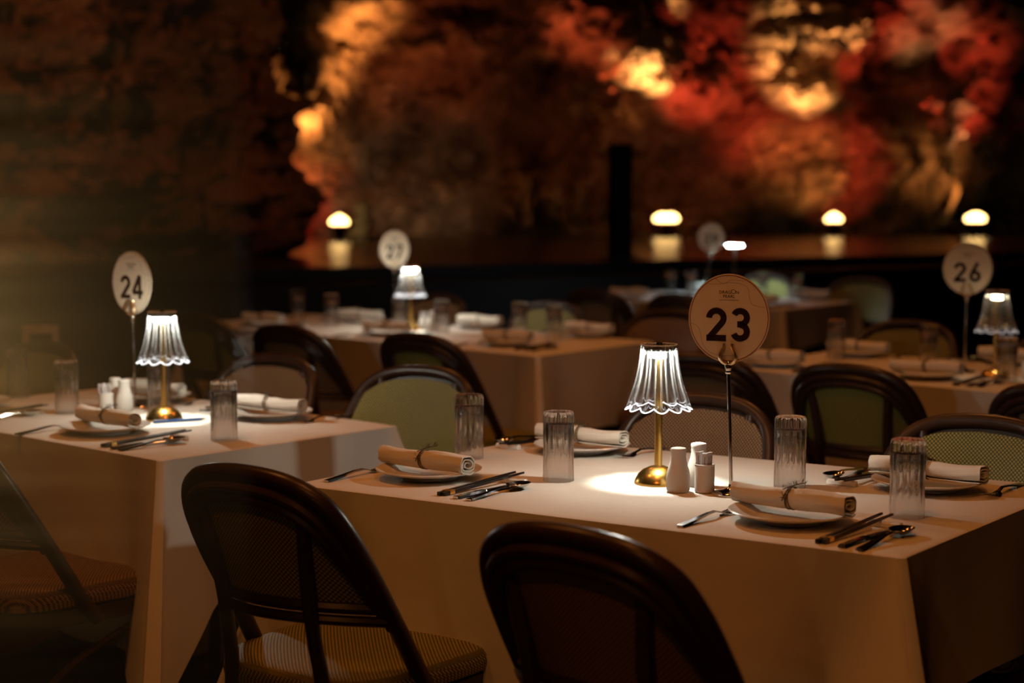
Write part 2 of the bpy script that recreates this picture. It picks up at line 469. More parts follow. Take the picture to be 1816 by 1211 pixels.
# pale branching clumps that catch the accent light on the wall, and roots running down it
M['pale_bark'] = mat('pale_bark', (.5, .38, .27), .8, bump=(20, .5, .02))
def clump(label, pts, leaves, spread, sd):
    rr = random.Random(sd)
    W = [P(px, py, d) for px, py, d in pts]
    base = W[0]
    t = thing('branch_clump', label, 'plant', base, 0, 'pale clumps on the cave wall')
    b = MB(); path = smooth_path([w_ - base for w_ in W], 6)
    b.tube(path, [.035 - .02 * i / len(path) for i in range(len(path))], 7)
    for k in range(5):
        p = path[rr.randrange(len(path))]; d = Vector((rr.uniform(-1, 1), rr.uniform(-.6, .1), rr.uniform(-.4, 1))) * .22
        b.tube([p, p + d * .6 + Vector((0, 0, .03)), p + d], [.014, .01, .005], 5)
    b.build('branch', M['pale_bark'], t)
    b = MB()
    for k in range(leaves):
        p = path[min(len(path) - 1, int(rr.random() ** .8 * len(path)))] + Vector((rr.gauss(0, spread), rr.gauss(0, spread * .6), rr.gauss(0, spread)))
        a = Vector((rr.uniform(-1, 1), rr.uniform(-1, 1), rr.uniform(-1, 1))).normalized(); c = a.orthogonal().normalized(); e = a.cross(c)
        z = rr.uniform(.02, .045)
        b.add([p - c * z, p + e * z * .7 + a * z * .2, p + c * z, p - e * z * .7 + a * z * .2], [(0, 1, 2), (0, 2, 3)])
    o = b.build('leaves', M['pale_bark'], t, smooth=False, fix=False); o['kind'] = 'stuff'
clump('pale lumpy branch clump glowing at the top right of the cave wall', [(1395, 105, 19.3), (1425, 70, 19.2), (1480, 75, 19.2), (1550, 60, 19.3)], 420, .085, 1)
clump('pale upright clump on the cave wall above the rightmost stage lamp', [(1695, 240, 19.5), (1675, 190, 19.3), (1700, 160, 19.3), (1740, 130, 19.4)], 300, .075, 2)
clump('pale clump on the cave wall straight above the black column', [(1085, 130, 19.2), (1120, 85, 19.2), (1170, 80, 19.2), (1200, 105, 19.3)], 380, .09, 3)
clump('narrow pale clump at the top left corner of the lit cave wall', [(505, 75, 18.1), (525, 40, 18.1), (520, 5, 18.1)], 240, .07, 4)
for k, (label, pts) in enumerate([
        ('thick pale root running down the cave wall above the rightmost lamp', [(1690, 235, 19.4), (1680, 290, 19.5), (1695, 340, 19.6), (1670, 395, 19.7)]),
        ('thin twisted root left of the thick root on the cave wall', [(1655, 225, 19.5), (1668, 280, 19.5), (1650, 330, 19.6), (1655, 390, 19.7)])]):
    W = [P(*p) for p in pts]; path = smooth_path([w_ - W[0] for w_ in W], 8)
    b = MB(); b.tube(path, [.045 * (1 + .35 * math.sin(i * .9)) * (1 - .3 * i / len(path)) * (1 if k == 0 else .6) for i in range(len(path))], 8)
    o = b.build('wall_root', M['rock_dark']); o.location = W[0]; tag(o, label, 'root', 'roots on the cave wall')

# ------------------------------------------------------------------ chairs
ZT = .86
HOOP = [(.208, -.0, .40), (.205, -.04, .45), (.202, -.085, .525), (.2, -.134, .604), (.197, -.182, .68), (.187, -.225, .75), (.160, -.255, .803), (.10, -.278, .836), (0, -.285, .846)]
HOOPF = smooth_path([Vector(p) for p in HOOP] + [Vector((-x, y, z)) for x, y, z in reversed(HOOP[:-1])], 5)
def hoop_at(x):      # the hoop's point above |x|
    x = min(abs(x), .1999)
    pts = smooth_path(HOOP[3:], 8)
    for a, c in zip(pts, pts[1:]):
        if c.x <= x <= a.x:
            k = (a.x - x) / max(1e-6, a.x - c.x); return a.lerp(c, k)
    return pts[0]
def rail_at(x):
    k = (x / .2) ** 2
    return Vector((x, -.242 + .108 * k, .604 + .012 * (1 - k)))
def chair_meshes(wv):
    D = {}
    b = MB(); b.tube(HOOPF, .0165, 10); D['hoop'] = b.mesh('hoop', M['rattan'])
    b = MB()
    for sc, dz, r_, dy in ((.925, -.024, .0115, -.010), (.87, -.043, .0105, -.007)):
        pts = [Vector((p.x * (1 - (1 - sc) * min(1, max(0, (p.z - .55) / .2))), p.y + dy, p.z + dz * min(1, max(0, (p.z - .55) / .25)))) for p in HOOPF if p.z > .56]
        b.tube(pts, r_, 8)
    D['inner_hoop'] = b.mesh('inner_hoop', M['rattan'])
    b = MB(); b.tube([rail_at(-.2 + .4 * i / 20) for i in range(21)], .012, 8)
    b.tube([rail_at(-.2 + .4 * i / 20) + Vector((0, -.004, -.022)) for i in range(21)], .010, 8)
    D['back_rail'] = b.mesh('back_rail', M['rattan'])
    for s, nm in ((1, 'rear_leg_a'), (-1, 'rear_leg_b')):
        h = hoop_at(.125)
        b = MB(); b.tube(smooth_path([(s * .165, -.275, 0), (s * .14, -.235, .2), (s * .115, -.205, .42), (s * .105, -.222, .56), (s * .107, -.24, .66), (s * .116, -.256, .75), (s * .125, h.y + .004, h.z - .01)], 4), .0135, 10)
        D[nm] = b.mesh('rear_leg', M['rattan'])
        b = MB(); b.tube(smooth_path([(s * .175, .165, .42), (s * .182, .18, .2), (s * .185, .19, 0)], 4), [.0165] * 6 + [.015] * 3, 10)
        D['front_leg_a' if s > 0 else 'front_leg_b'] = b.mesh('front_leg', M['rattan'])
    def sheet(x0, x1, nx, dn, dtop=.03, th=.005):
        b = MB(); vs = []; fs = []; uv = []; nz = 14
        for i in range(nx + 1):
            x = x0 + (x1 - x0) * i / nx
            B = rail_at(x); H = hoop_at(x); H = Vector((x, H.y, max(B.z + .004, H.z - dtop)))
            for j in range(nz + 1):
                v = B.lerp(H, j / nz) + Vector((0, dn, 0)); vs.append(v); uv.append((x * 1.06, v.z * 1.03))
        n0 = len(vs)
        for v in list(vs): vs.append(v + Vector((0, th, 0)))
        uv = uv + uv
        W = nz + 1
        for i in range(nx):
            for j in range(nz):
                q = (i * W + j, (i + 1) * W + j, (i + 1) * W + j + 1, i * W + j + 1)
                fs.append(q); fs.append(tuple(n0 + k for k in reversed(q)))
        b.add(vs, fs); b.uv = uv
        return b
    D['front_panel'] = sheet(-.19, .19, 26, .012, .022, .008).mesh('front_panel', wv)
    D['back_panel'] = sheet(-.116, .116, 16, 0).mesh('back_panel', wv)
    D['wing_a'] = sheet(.116, .194, 8, 0).mesh('wing_panel', wv)
    D['wing_b'] = sheet(-.194, -.116, 8, 0).mesh('wing_panel', wv)
    # seat cushion: rounded, narrower at the back
    def outline(k, n=48):
        out = []
        for i in range(n):
            a = 2 * PI * i / n; c, s_ = math.cos(a), math.sin(a); e = 2 / 4.5
            x = math.copysign(abs(c) ** e, c) * .208 * k; y = math.copysign(abs(s_) ** e, s_) * .203 * k
            x *= 1 + .09 * (y / .2); out.append((x, y))
        return out
    def stack(lv, m, nm):
        b = MB(); vs = []; fs = []; uv = []; n = 48
        for k, z in lv:
            for x, y in outline(k, n):
                vs.append((x, y, z)); uv.append((x + (z if k > .97 else 0) * .7, y + z))
        for j in range(len(lv) - 1):
            for i in range(n):
                q = (i + 1) % n; fs.append((j * n + i, j * n + q, (j + 1) * n + q, (j + 1) * n + i))
        fs.append(tuple(reversed(range(n)))); fs.append(tuple((len(lv) - 1) * n + i for i in range(n)))
        b.add(vs, fs); b.uv = uv; return b.mesh(nm, m)
    D['seat'] = stack([(.95, .432), (1.0, .438), (1.012, .452), (1.0, .468), (.96, .477), (.85, .482), (.6, .486), (.3, .488)], wv, 'seat')
    D['seat_frame'] = stack([(.93, .392), (.97, .396), (.98, .43), (.95, .434)], M['rattan'], 'seat_frame')
    b = MB()
    for s in (-1, 1):
        b.tube(smooth_path([(s * .168, -.245, .16), (s * .175, -.05, .30), (s * .18, .16, .38)], 6), .009, 8)
    b.tube(smooth_path([(.178, .175, .20), (.08, .16, .33), (-.08, .16, .33), (-.178, .175, .20)], 6), .009, 8)
    b.tube([(.15, -.245, .15), (-.15, -.245, .15)], .009, 8)
    D['brace'] = b.mesh('brace', M['rattan'])
    return D
CH = {k: chair_meshes(M['weave_' + k]) for k in ('green', 'brown')}
CNAMES = {'hoop': 'hoop', 'inner_hoop': 'inner_hoop', 'back_rail': 'back_rail', 'rear_leg_a': 'leg', 'rear_leg_b': 'leg', 'front_leg_a': 'leg', 'front_leg_b': 'leg',
          'front_panel': 'front_panel', 'back_panel': 'back_panel', 'wing_a': 'wing_panel', 'wing_b': 'wing_panel', 'seat': 'seat', 'seat_frame': 'seat_frame', 'brace': 'brace'}
def chair(top, heading, kind, label, group):
    """top: plan position of the top of the back; heading: unit direction the sitter faces"""
    h = Vector((heading[0], heading[1])).normalized()
    s = Vector(top) + h * .285
    t = thing('rattan_chair', label, 'chair', (s.x, s.y, 0), math.atan2(-h.x, h.y), group)
    for k, nm in CNAMES.items(): link(nm, CH[kind][k], t)
    return t
n23 = Vector((.603, .798)); n24 = Vector((.649, .761))
G = 'rattan bistro chairs'
for top, hd, kind, label in [
    ((-.467, 2.851), (.58, .81), 'green', 'dark rattan chair seen from behind in the foreground, its woven seat showing'),
    ((.076, 2.317), (.63, .78), 'brown', 'dark rattan chair back nearest the camera, cut by the bottom edge'),
    ((.458, 3.923), (-.5, -.866), 'brown', 'brown woven chair facing the camera behind the lamp of table 23'),
    ((1.009, 3.530), (-.55, -.83), 'green', 'green woven chair at the right edge, far side of table 23'),
    ((-.246, 4.579), (-.5, -.86), 'green', 'olive green chair facing the camera between tables 23 and 24'),
    ((-.702, 4.931), (-.55, -.83), 'brown', 'brown chair facing the camera at the far side of table 24'),
    ((-1.502, 5.364), (-.6, -.8), 'green', 'pale green chair behind the glasses of table 24, far left'),
    ((-1.251, 3.508), (.649, .761), 'brown', 'dark chair with woven seat at bottom left, near side of table 24'),
    ((-.336, 5.704), (.6, .8), 'green', 'dark chair back right behind the olive green chair, at table 27'),
    ((-.845, 6.091), (.6, .8), 'brown', 'dark chair back at table 27, behind the brown facing chair'),
    ((-1.292, 6.695), (.6, .8), 'green', 'dark chair at table 27 right behind the lamp of table 24'),
    ((.664, 6.935), (-.55, -.83), 'brown', 'brown chair at the far right end of table 27, left of sign 23'),
    ((.184, 7.513), (-.6, -.8), 'green', 'small green chair facing the camera at the far side of table 27'),
    ((-.352, 8.097), (-.6, -.8), 'brown', 'small dim brown chair behind the lamp of table 27'),
    ((.410, 8.504), (.6, .8), 'brown', 'dark chair back at the left end of table 29'),
    ((.802, 8.097), (.6, .8), 'brown', 'dark chair back just left of sign 23, near side of table 29'),
    ((1.576, 10.239), (-.6, -.8), 'green', 'small dim olive chair behind the glasses of table 29'),
    ((2.051, 9.725), (-.45, -.89), 'green', 'pale teal green chair at the right end of table 29'),
    ((.933, 4.626), (.62, .78), 'green', 'large dark chair back at table 26, between the two right hand glasses'),
    ((.555, 4.913), (.6, .8), 'brown', 'dark chair hidden behind the lamp shade and pole of table 23'),
    ((1.36, 4.12), (.62, .78), 'brown', 'dark chair just entering the right edge at table 26'),
    ((1.518, 6.319), (-.5, -.86), 'green', 'green chair facing the camera behind table 26'),
    ((2.02, 5.95), (-.5, -.86), 'brown', 'dark brown chair behind the lamp of table 26'),
]:
    chair(top, hd, kind, label, G)

t = thing('wooden_stand', 'narrow light wooden frame with a slot behind the pale green chair', 'stand', (-1.72, 6.05, 0), R(12))
for s in (-1, 1):
    b = MB(); b.box((s * .052, 0, .43), (.022, .022, .86)); b.build('upright', M['wood'], t, smooth=False)
for z, hh in ((.845, .03), (.775, .05)):
    b = MB(); b.box((0, 0, z), (.104, .018, hh)); b.build('crossbar', M['wood'], t, smooth=False)
b = MB(); b.box((0, 0, .012), (.16, .22, .024)); b.build('foot', M['wood'], t, smooth=False)

# ------------------------------------------------------------------ tables and cloths
TZ = .745
def cloth(quad, dl, ds, seed):
    """quad: near-left, near-right, far-right, far-left plan corners; dl/ds: drop on long and short sides"""
    q = [Vector((p[0], p[1], 0)) for p in quad]
    cen = sum(q, Vector()) / 4
    rnd = random.Random(seed)
    ph = [rnd.uniform(0, 6) for _ in range(12)]
    per = []
    for i in range(4):
        a, b = q[i], q[(i + 1) % 4]; d = (b - a); L = d.length; d.normalize()
        nr = Vector((d.y, -d.x, 0))
        drop = dl if i in (0, 2) else ds; od = ds if i in (0, 2) else dl
        rc = .01
        # corner a
        dprev = (a - q[i - 1]).normalized(); nprev = Vector((dprev.y, -dprev.x, 0))
        for k in range(3):
            nn = nprev.lerp(nr, (k + .5) / 3).normalized()
            per.append((a - nprev * rc - nr * rc + nn * rc * 1.3, nn, 0.0, (drop + od) / 2, i, 0.0))
        ts = []
        x = .008
        while x < L / 2: ts.append(x); x += .008 if x < .15 else .03
        ts = ts + [L - t_ for t_ in reversed(ts)]
        for t_ in ts:
            c = min(t_, L - t_)
            ca = a if t_ < L / 2 else b
            per.append((a + d * t_, nr, c, drop, i, t_))
    def diag(i, t_, L):
        return None
    NR = 16
    vs = []; fs = []; N = len(per)
    tail = (dl * dl + ds * ds) ** .5 * .94
    top_inset = []
    for lv in range(-1, NR + 1):
        h = max(0, lv) / NR
        for (p, nr, c, drop, i, t_) in per:
            g = math.exp(-(c / (.012 + .105 * h)) ** 2); g2 = math.exp(-(c / .13) ** 1.5)
            dip = math.exp(-((c - .10 - .09 * h) / .06) ** 2)
            near = min(q, key=lambda k: (k - p).length)
            dg = (near - cen); ad = Vector((0, 0, 0))
            # outward diagonal at that corner
            ci = q.index(near); u1 = (near - q[ci - 1]).normalized(); u2 = (near - q[(ci + 1) % 4]).normalized()
            dg = (u1 + u2).normalized()
            dr = drop + (tail - drop) * g2
            hh = h * dr
            if lv == -1:
                vs.append((p - nr * .006 - (dg * .006 if c < .02 else Vector())) + Vector((0, 0, TZ))); continue
            wv_ = (math.sin(t_ * 9 + ph[i]) * .6 + math.sin(t_ * 17 + ph[i + 4]) * .4) * .012 * h
            off = nr * (.003 + .035 * hh + wv_ * (1 - g)) + dg * (g * .36 * hh) - nr * (dip * .10 * hh)
            z = TZ - .004 - hh
            if lv == 0: z = TZ - .003
            vs.append(p + off + Vector((0, 0, z)))
    for lv in range(NR + 1):
        for i in range(N):
            j = (i + 1) % N; fs.append((lv * N + i, (lv + 1) * N + i, (lv + 1) * N + j, lv * N + j))
    fs.append(tuple(range(N)))
    b = MB(); b.add(vs, fs)
    return b
def table(quad, no, label_c, dl=.45, ds=.26, seed=1):
    c = sum((Vector((p[0], p[1])) for p in quad), Vector((0, 0))) / 4
    o = cloth([Vector((p[0], p[1])) for p in quad], dl, ds, seed).build('tablecloth', M['cloth'])
    tag(o, label_c, 'tablecloth', 'white tablecloths')
    t = thing('dining_table', 'dark dining table under the cloth of ' + no, 'table', (c.x, c.y, 0), 0, 'dining tables')
    Q = [Vector((p[0], p[1])) - c for p in quad]
    b = MB(); k = .985
    b.add([(p.x * k, p.y * k, .71) for p in Q] + [(p.x * k, p.y * k, .738) for p in Q], [(3, 2, 1, 0), (4, 5, 6, 7), (0, 1, 5, 4), (1, 2, 6, 5), (2, 3, 7, 6), (3, 0, 4, 7)])
    b.build('tabletop', M['black'], t, smooth=False)
    for p in Q:
        b = MB(); b.box((p.x * .85, p.y * .85, .355), (.05, .05, .71)); b.build('leg', M['black'], t, smooth=False)
V2 = lambda a, b: Vector((a, b))
def quad_from(F, n, nl, l, ll):      # F near-right corner; n toward far side; l along the near edge to the left
    F = V2(*F); n = V2(*n).normalized() * nl; l = V2(*l).normalized() * ll
    return [F + l, F, F + n, F + l + n]
q23 = [V2(-.441, 3.334), V2(.629, 2.642), V2(1.123, 3.296), V2(.041, 3.972)]
q24 = quad_from((-.777, 3.641), (.649, .761), .74, (-.735, .678), 1.27)
q27 = quad_from((.095, 6.075), (.596, .803), .80, (-.70, .71), 2.25)
q26r = V2(.737, 5.666)
q26 = [q26r, q26r + V2(.70, -.714) * 1.27, q26r + V2(.70, -.714) * 1.27 + V2(.6, .8) * .8, q26r + V2(.6, .8) * .8]
q29 = quad_from((1.406, 8.625), (.60, .80), .85, (-.66, .75), 1.5)
table(q23, 'the foreground table', 'white tablecloth of table 23 in the right foreground', .45, .26, 3)
table(q24, 'the left table', 'white tablecloth of table 24 on the left', .45, .30, 5)
table(q27, 'the long middle table', 'long white tablecloth of table 27 in the middle distance', .42, .30, 8)
table(q26, 'the right rear table', 'white tablecloth of table 26 at the right behind sign 23', .42, .26, 11)
table(q29, 'the farthest table', 'farthest white tablecloth, table 29 with the cool mushroom lamp', .38, .20, 14)

# ------------------------------------------------------------------ table lamps
def shade_pt(a, t_, N=12):
    r = .0352 + .0085 * t_ + .019 * t_ ** 2.6
    k = abs(math.cos(a * N / 2)); r *= 1 + (.09 + .07 * t_) * (k - .5)
    z = .282 - .124 * t_ - .0075 * k * max(0, (t_ - .8) / .2) ** 2
    return (r * math.cos(a), r * math.sin(a), z)
def lamp_meshes():
    D = {}
    b = MB(); b.lathe([(.048, 0), (.0485, .003), (.047, .008), (.041, .019), (.031, .028), (.018, .034), (.009, .0365)], 40); D['base'] = b.mesh('base', M['brass'])
    b = MB(); b.lathe([(.0078, .034), (.0078, .262)], 20); D['pole'] = b.mesh('pole', M['brass'])
    seg = 144; NT = 16
    def skin(inset):
        return [[(p[0] * (1 - inset), p[1] * (1 - inset), p[2]) for p in (shade_pt(2 * PI * i / seg, j / NT) for i in range(seg))] for j in range(NT + 1)]
    A = skin(0); B = skin(.045); vs = [p for r in A for p in r] + [p for r in B for p in r]; o = seg * (NT + 1); fs = []
    for j in range(NT):
        for i in range(seg):
            k = (i + 1) % seg
            fs.append((j * seg + i, (j + 1) * seg + i, (j + 1) * seg + k, j * seg + k))
            fs.append((o + j * seg + i, o + j * seg + k, o + (j + 1) * seg + k, o + (j + 1) * seg + i))
    for i in range(seg):
        k = (i + 1) % seg
        fs.append((i, k, o + k, o + i)); fs.append((NT * seg + i, o + NT * seg + i, o + NT * seg + k, NT * seg + k))
    b = MB(); b.add(vs, fs); me = b.mesh('shade', M['shade'], fix=False); D['shade'] = me
    me.materials.append(M['shade_line'])
    for p in me.polygons:
        a_ = math.atan2(p.center.y, p.center.x) % (2 * PI / 12) / (2 * PI / 12)
        if abs(a_ - .5) < .09 or min(a_, 1 - a_) < .05: p.material_index = 1
    b = MB(); b.tube([shade_pt(2 * PI * i / seg, 1.0) for i in range(seg)], .0013, 6, closed=True); D['rim'] = b.mesh('rim', M['rim'])
    b = MB(); b.tube([shade_pt(2 * PI * i / seg, 0.0) for i in range(seg)], .0012, 6, closed=True); D['top_rim'] = b.mesh('top_rim', M['porcelain'])
    b = MB(); b.lathe([(.0085, .2545), (.015, .2552), (.015, .270)], 10, cap=False)
    D['led'] = b.mesh('led', M['led'])
    b = MB(); b.lathe([(.006, .2685), (.029, .269), (.0312, .271), (.0305, .274), (.007, .277), (.006, .2865), (.002, .287)], 28); D['cap'] = b.mesh('cap', M['black'])
    return D
LM = lamp_meshes()
def table_lamp(x, y, label, dim=False):
    t = thing('table_lamp', label, 'lamp', (x, y, TZ), random.uniform(0, 1), 'brass table lamps with fluted shades')
    t.location.z = TZ + .0005
    for k in ('base', 'pole', 'shade', 'led', 'cap'):
        link(k, LM[k], t)
    sh = [c for c in t.children if c.name.startswith('shade')][0]
    r1 = link('rim', LM['rim'], sh); link('rim', LM['top_rim'], sh)
    if dim:
        for o, m in ((r1, M['rim_dim']), ([c for c in t.children if c.name.startswith('led')][0], M['led_dim'])):
            o.material_slots[0].link = 'OBJECT'; o.material_slots[0].material = m
    return t
table_lamp(.296, 3.334, 'brass table lamp with lit fluted clear shade on table 23')
table_lamp(-.906, 4.299, 'brass lamp with lit fluted clear shade on table 24')
table_lamp(-.444, 7.253, 'distant lit brass lamp with white shade on table 27')
table_lamp(1.545, 5.291, 'dimmer brass lamp with fluted shade on table 26', dim=True)
# the slim cool-white mushroom lamp of table 29
t = thing('mushroom_lamp', 'slim mushroom lamp with cool white disc on table 29', 'lamp', (1.331, 9.95, TZ + .0005))
b = MB(); b.lathe([(.045, 0), (.045, .006), (.03, .012), (.011, .03), (.008, .08)], 28); b.build('base', M['chrome'], t)
b = MB(); b.lathe([(.008, .08), (.0075, .20), (.012, .27), (.022, .292)], 20); b.build('stem', M['chrome'], t)
b = MB(); b.lathe([(.022, .296), (.046, .2978), (.048, .2985), (.048, .310), (.045, .314), (.02, .316)], 32); b.build('cap', M['chrome'], t)
b = MB(); b.lathe([(.023, .2925), (.0455, .2925), (.047, .2975)], 12, cap=False); b.build('led', M['led_cool'], t)

# ------------------------------------------------------------------ table number signs
def ribbon(pts, wd):
    vs = []; fs = []
    pts = [Vector((p[0], p[1])) for p in pts]; N = len(pts)
    for i in range(N):
        a = pts[max(i - 1, 0)]; c = pts[min(i + 1, N - 1)]; d = (c - a).normalized(); nn = V2(-d.y, d.x)
        m_ = 1.0
        if 0 < i < N - 1:
            d1 = (pts[i] - a).normalized(); m_ = 1 / max(.4, d.dot(d1))
        vs.append(pts[i] + nn * wd / 2 * m_); vs.append(pts[i] - nn * wd / 2 * m_)
    for i in range(N - 1): fs.append((2 * i, 2 * i + 1, 2 * i + 3, 2 * i + 2))
    return vs, fs
def arc(cx, cy, r, a0, a1, n=20):
    return [(cx + r * math.cos(R(a0 + (a1 - a0) * i / n)), cy + r * math.sin(R(a0 + (a1 - a0) * i / n))) for i in range(n + 1)]
DIG = {
    '2': [arc(.30, .69, .222, 178, -38) + [(.10, .11)], [(.0, .085), (.60, .085)]],
    '3': [arc(.27, .715, .20, 155, -92), arc(.27, .29, .205, 92, -160), [(.18, .512), (.30, .512)]],
    '4': [[(.43, 1.0), (.03, .27)], [(.0, .275), (.64, .275)], [(.44, 0), (.44, 1.0)]],
    '6': [arc(.30, .29, .205, 0, 360, 28), [(.43, .99), (.115, .40)]],
    '7': [[(.02, .915), (.58, .915)], [(.50, .86), (.17, .0)]],
    '9': [arc(.30, .71, .205, 0, 360, 28), [(.17, .01), (.485, .60)]],
}
def flat(b, vs, fs, ox, oz, sc, y0, th=.0006):
    top = [(ox + v[0] * sc, y0 - th, oz + v[1] * sc) for v in vs]; bot = [(ox + v[0] * sc, y0, oz + v[1] * sc) for v in vs]
    n = len(vs); b.add(top + bot, fs + [tuple(n + k for k in reversed(q)) for q in fs])
def text_mesh(txt, size):
    c = bpy.data.curves.new('t', 'FONT'); c.body = txt; c.size = size; c.align_x = 'CENTER'; c.resolution_u = 3
    o = bpy.data.objects.new('t', c); COL.objects.link(o)
    bpy.context.view_layer.update()
    me = bpy.data.meshes.new_from_object(o.evaluated_get(bpy.context.evaluated_depsgraph_get()))
    vs = [tuple(v.co[:2]) for v in me.vertices]; fs = [tuple(p.vertices) for p in me.polygons]
    bpy.data.objects.remove(o); bpy.data.curves.remove(c); bpy.data.meshes.remove(me)
    return vs, fs
HZ, HW, HHt = .344, .079, .086      # disc centre height, half width, half height
def sign(x, y, num, rz, label, lean=(0, 0), hold='orange'):
    t = thing('table_number_sign', label, 'sign', (x, y, TZ + .0005), rz, 'oval table number signs')
    b = MB(); b.lathe([(.037, 0), (.0375, .003), (.034, .0055), (.015, .009), (.006, .014), (.0045, .02)], 32); b.build('base', M['chrome'], t)
    up = MB(); up.tube([(0, 0, .012), (lean[0] * .5, lean[1] * .5, .13), (lean[0], lean[1], .244)], .0036, 12); up.build('pole', M['chrome'], t)
    L = Vector((lean[0], lean[1], 0))
    b = MB(); b.lathe([(.005, .236), (.0065, .239), (.005, .242), (.0065, .246), (.0078, .252), (.006, .258), (.003, .261)], 16, c=L); b.build('finial', M['chrome'], t)
    # clip with two curled prongs in front of the card
    cl = MB()
    for s in (-1, 1):
        pts = [(0, 0, .268), (s * .010, -.005, .272), (s * .016, -.008, .282), (s * .0125, -.008, .295), (s * .008, -.0065, .303), (s * .0085, -.0055, .309)]
        cl.tube([Vector(p) + L - Vector((0, 0, .014)) for p in smooth_path(pts, 4)], [.0058] * 12 + [.0050] * 9, 8, flat=.5)
    cl.add([(L.x - .012, L.y - .006, .258), (L.x + .012, L.y - .006, .258), (L.x + .004, L.y - .003, .250), (L.x - .004, L.y - .003, .250),
            (L.x - .012, L.y - .004, .258), (L.x + .012, L.y - .004, .258), (L.x + .004, L.y - .001, .250), (L.x - .004, L.y - .001, .250)],
           [(0, 3, 2, 1), (4, 5, 6, 7), (0, 1, 5, 4), (3, 7, 6, 2)])
    cl.build('clip', M['clip'], t)
    card = MB(); n = 64
    def el(k, yy): return [(L.x + HW * k * math.cos(2 * PI * i / n), L.y + yy, HZ + HHt * k * math.sin(2 * PI * i / n)) for i in range(n)]
    card.add(el(1, -.0015) + el(1, .0015), [tuple(range(n)), tuple(reversed(range(n, 2 * n)))] + [(i, i + n, (i + 1) % n + n, (i + 1) % n) for i in range(n)])
    c = card.build('card', M['card'], t)
    rg = MB(); vs = []; fs = []
    for k in (.955, .972):
        vs += [(math.cos(2 * PI * i / n) * HW * k, math.sin(2 * PI * i / n) * HHt * k) for i in range(n)]
    fs = [(i, (i + 1) % n, n + (i + 1) % n, n + i) for i in range(n)]
    flat(rg, vs, fs, L.x, HZ, 1, L.y - .0016, .0003); rg.build('border_line', M['line'], c, smooth=False)
    b = MB(); hgt = .064
    wch = .041
    for k, ch in enumerate(num):
        for st_ in DIG[ch]:
            v_, f_ = ribbon(st_, .185); flat(b, v_, f_, L.x - .0435 + k * (wch + .0075), HZ - .044, hgt, L.y - .0016)
    b.build('numeral', M['ink'], c, smooth=False)
    b = MB()
    parts = [text_mesh('DRAG', .0085), None, text_mesh('N', .0085)]
    ext = [(min(p[0] for p in q[0]), max(p[0] for p in q[0])) if q else (0, .0085) for q in parts]
    x_ = -(sum(e_[1] - e_[0] for e_ in ext) + .0016) / 2
    for q, e_ in zip(parts, ext):
        if q: flat(b, q[0], q[1], L.x + x_ - e_[0], HZ + .0475, 1, L.y - .0016, .0003)
        else:
            v_, f_ = ribbon(arc(.00425, .0042, .0039, 70, 410, 24), .0009); flat(b, v_, f_, L.x + x_, HZ + .0475, 1, L.y - .0016, .0003)
        x_ += e_[1] - e_[0] + .0008
    v_, f_ = text_mesh('PEARL', .0085); flat(b, v_, f_, L.x, HZ + .0395, 1, L.y - .0016, .0003)
    v_, f_ = ribbon([(-.019, 0), (.019, 0)], .0006); flat(b, v_, f_, L.x, HZ + .0352, 1, L.y - .0016, .0003)
    b.build('lettering', M['ink'], c, smooth=False)
    b = MB()
    for pts in ([(-.045, .066), (-.02, .066), (0, .069), (.02, .067), (.036, .06), (.039, .045), (.043, .03), (.056, .024), (.07, .022)],
                [(-.076, -.01), (-.062, -.016), (-.055, -.03), (-.05, -.052), (-.035, -.067), (-.01, -.073), (.02, -.07)],
                [(-.03, .079), (-.012, .067), (.004, .074), (.03, .072)]):
        v_, f_ = ribbon([(p.x, p.y) for p in smooth_path([Vector((p[0], p[1], 0)) for p in pts], 5)], .0007); flat(b, v_, f_, L.x, HZ, 1, L.y - .0016, .0002)
    b.build('wave_line', M['faint'], c, smooth=False)
    return t
sign(.427, 3.205, '23', R(-18), 'oval table number sign 23 on a chrome stand', (-.008, 0))
sign(-1.042, 4.569, '24', R(-36), 'oval table number sign 24 at the left', (-.004, 0))
sign(-.538, 7.62, '27', R(34), 'blurred oval table number sign 27 behind the distant lamp')
sign(1.503, 5.499, '26', R(-14), 'oval table number sign 26 at the right edge', (.003, 0))
sign(1.144, 9.95, '29', R(-14), 'small blurred leaning number sign 29 near the stage', (.045, 0))

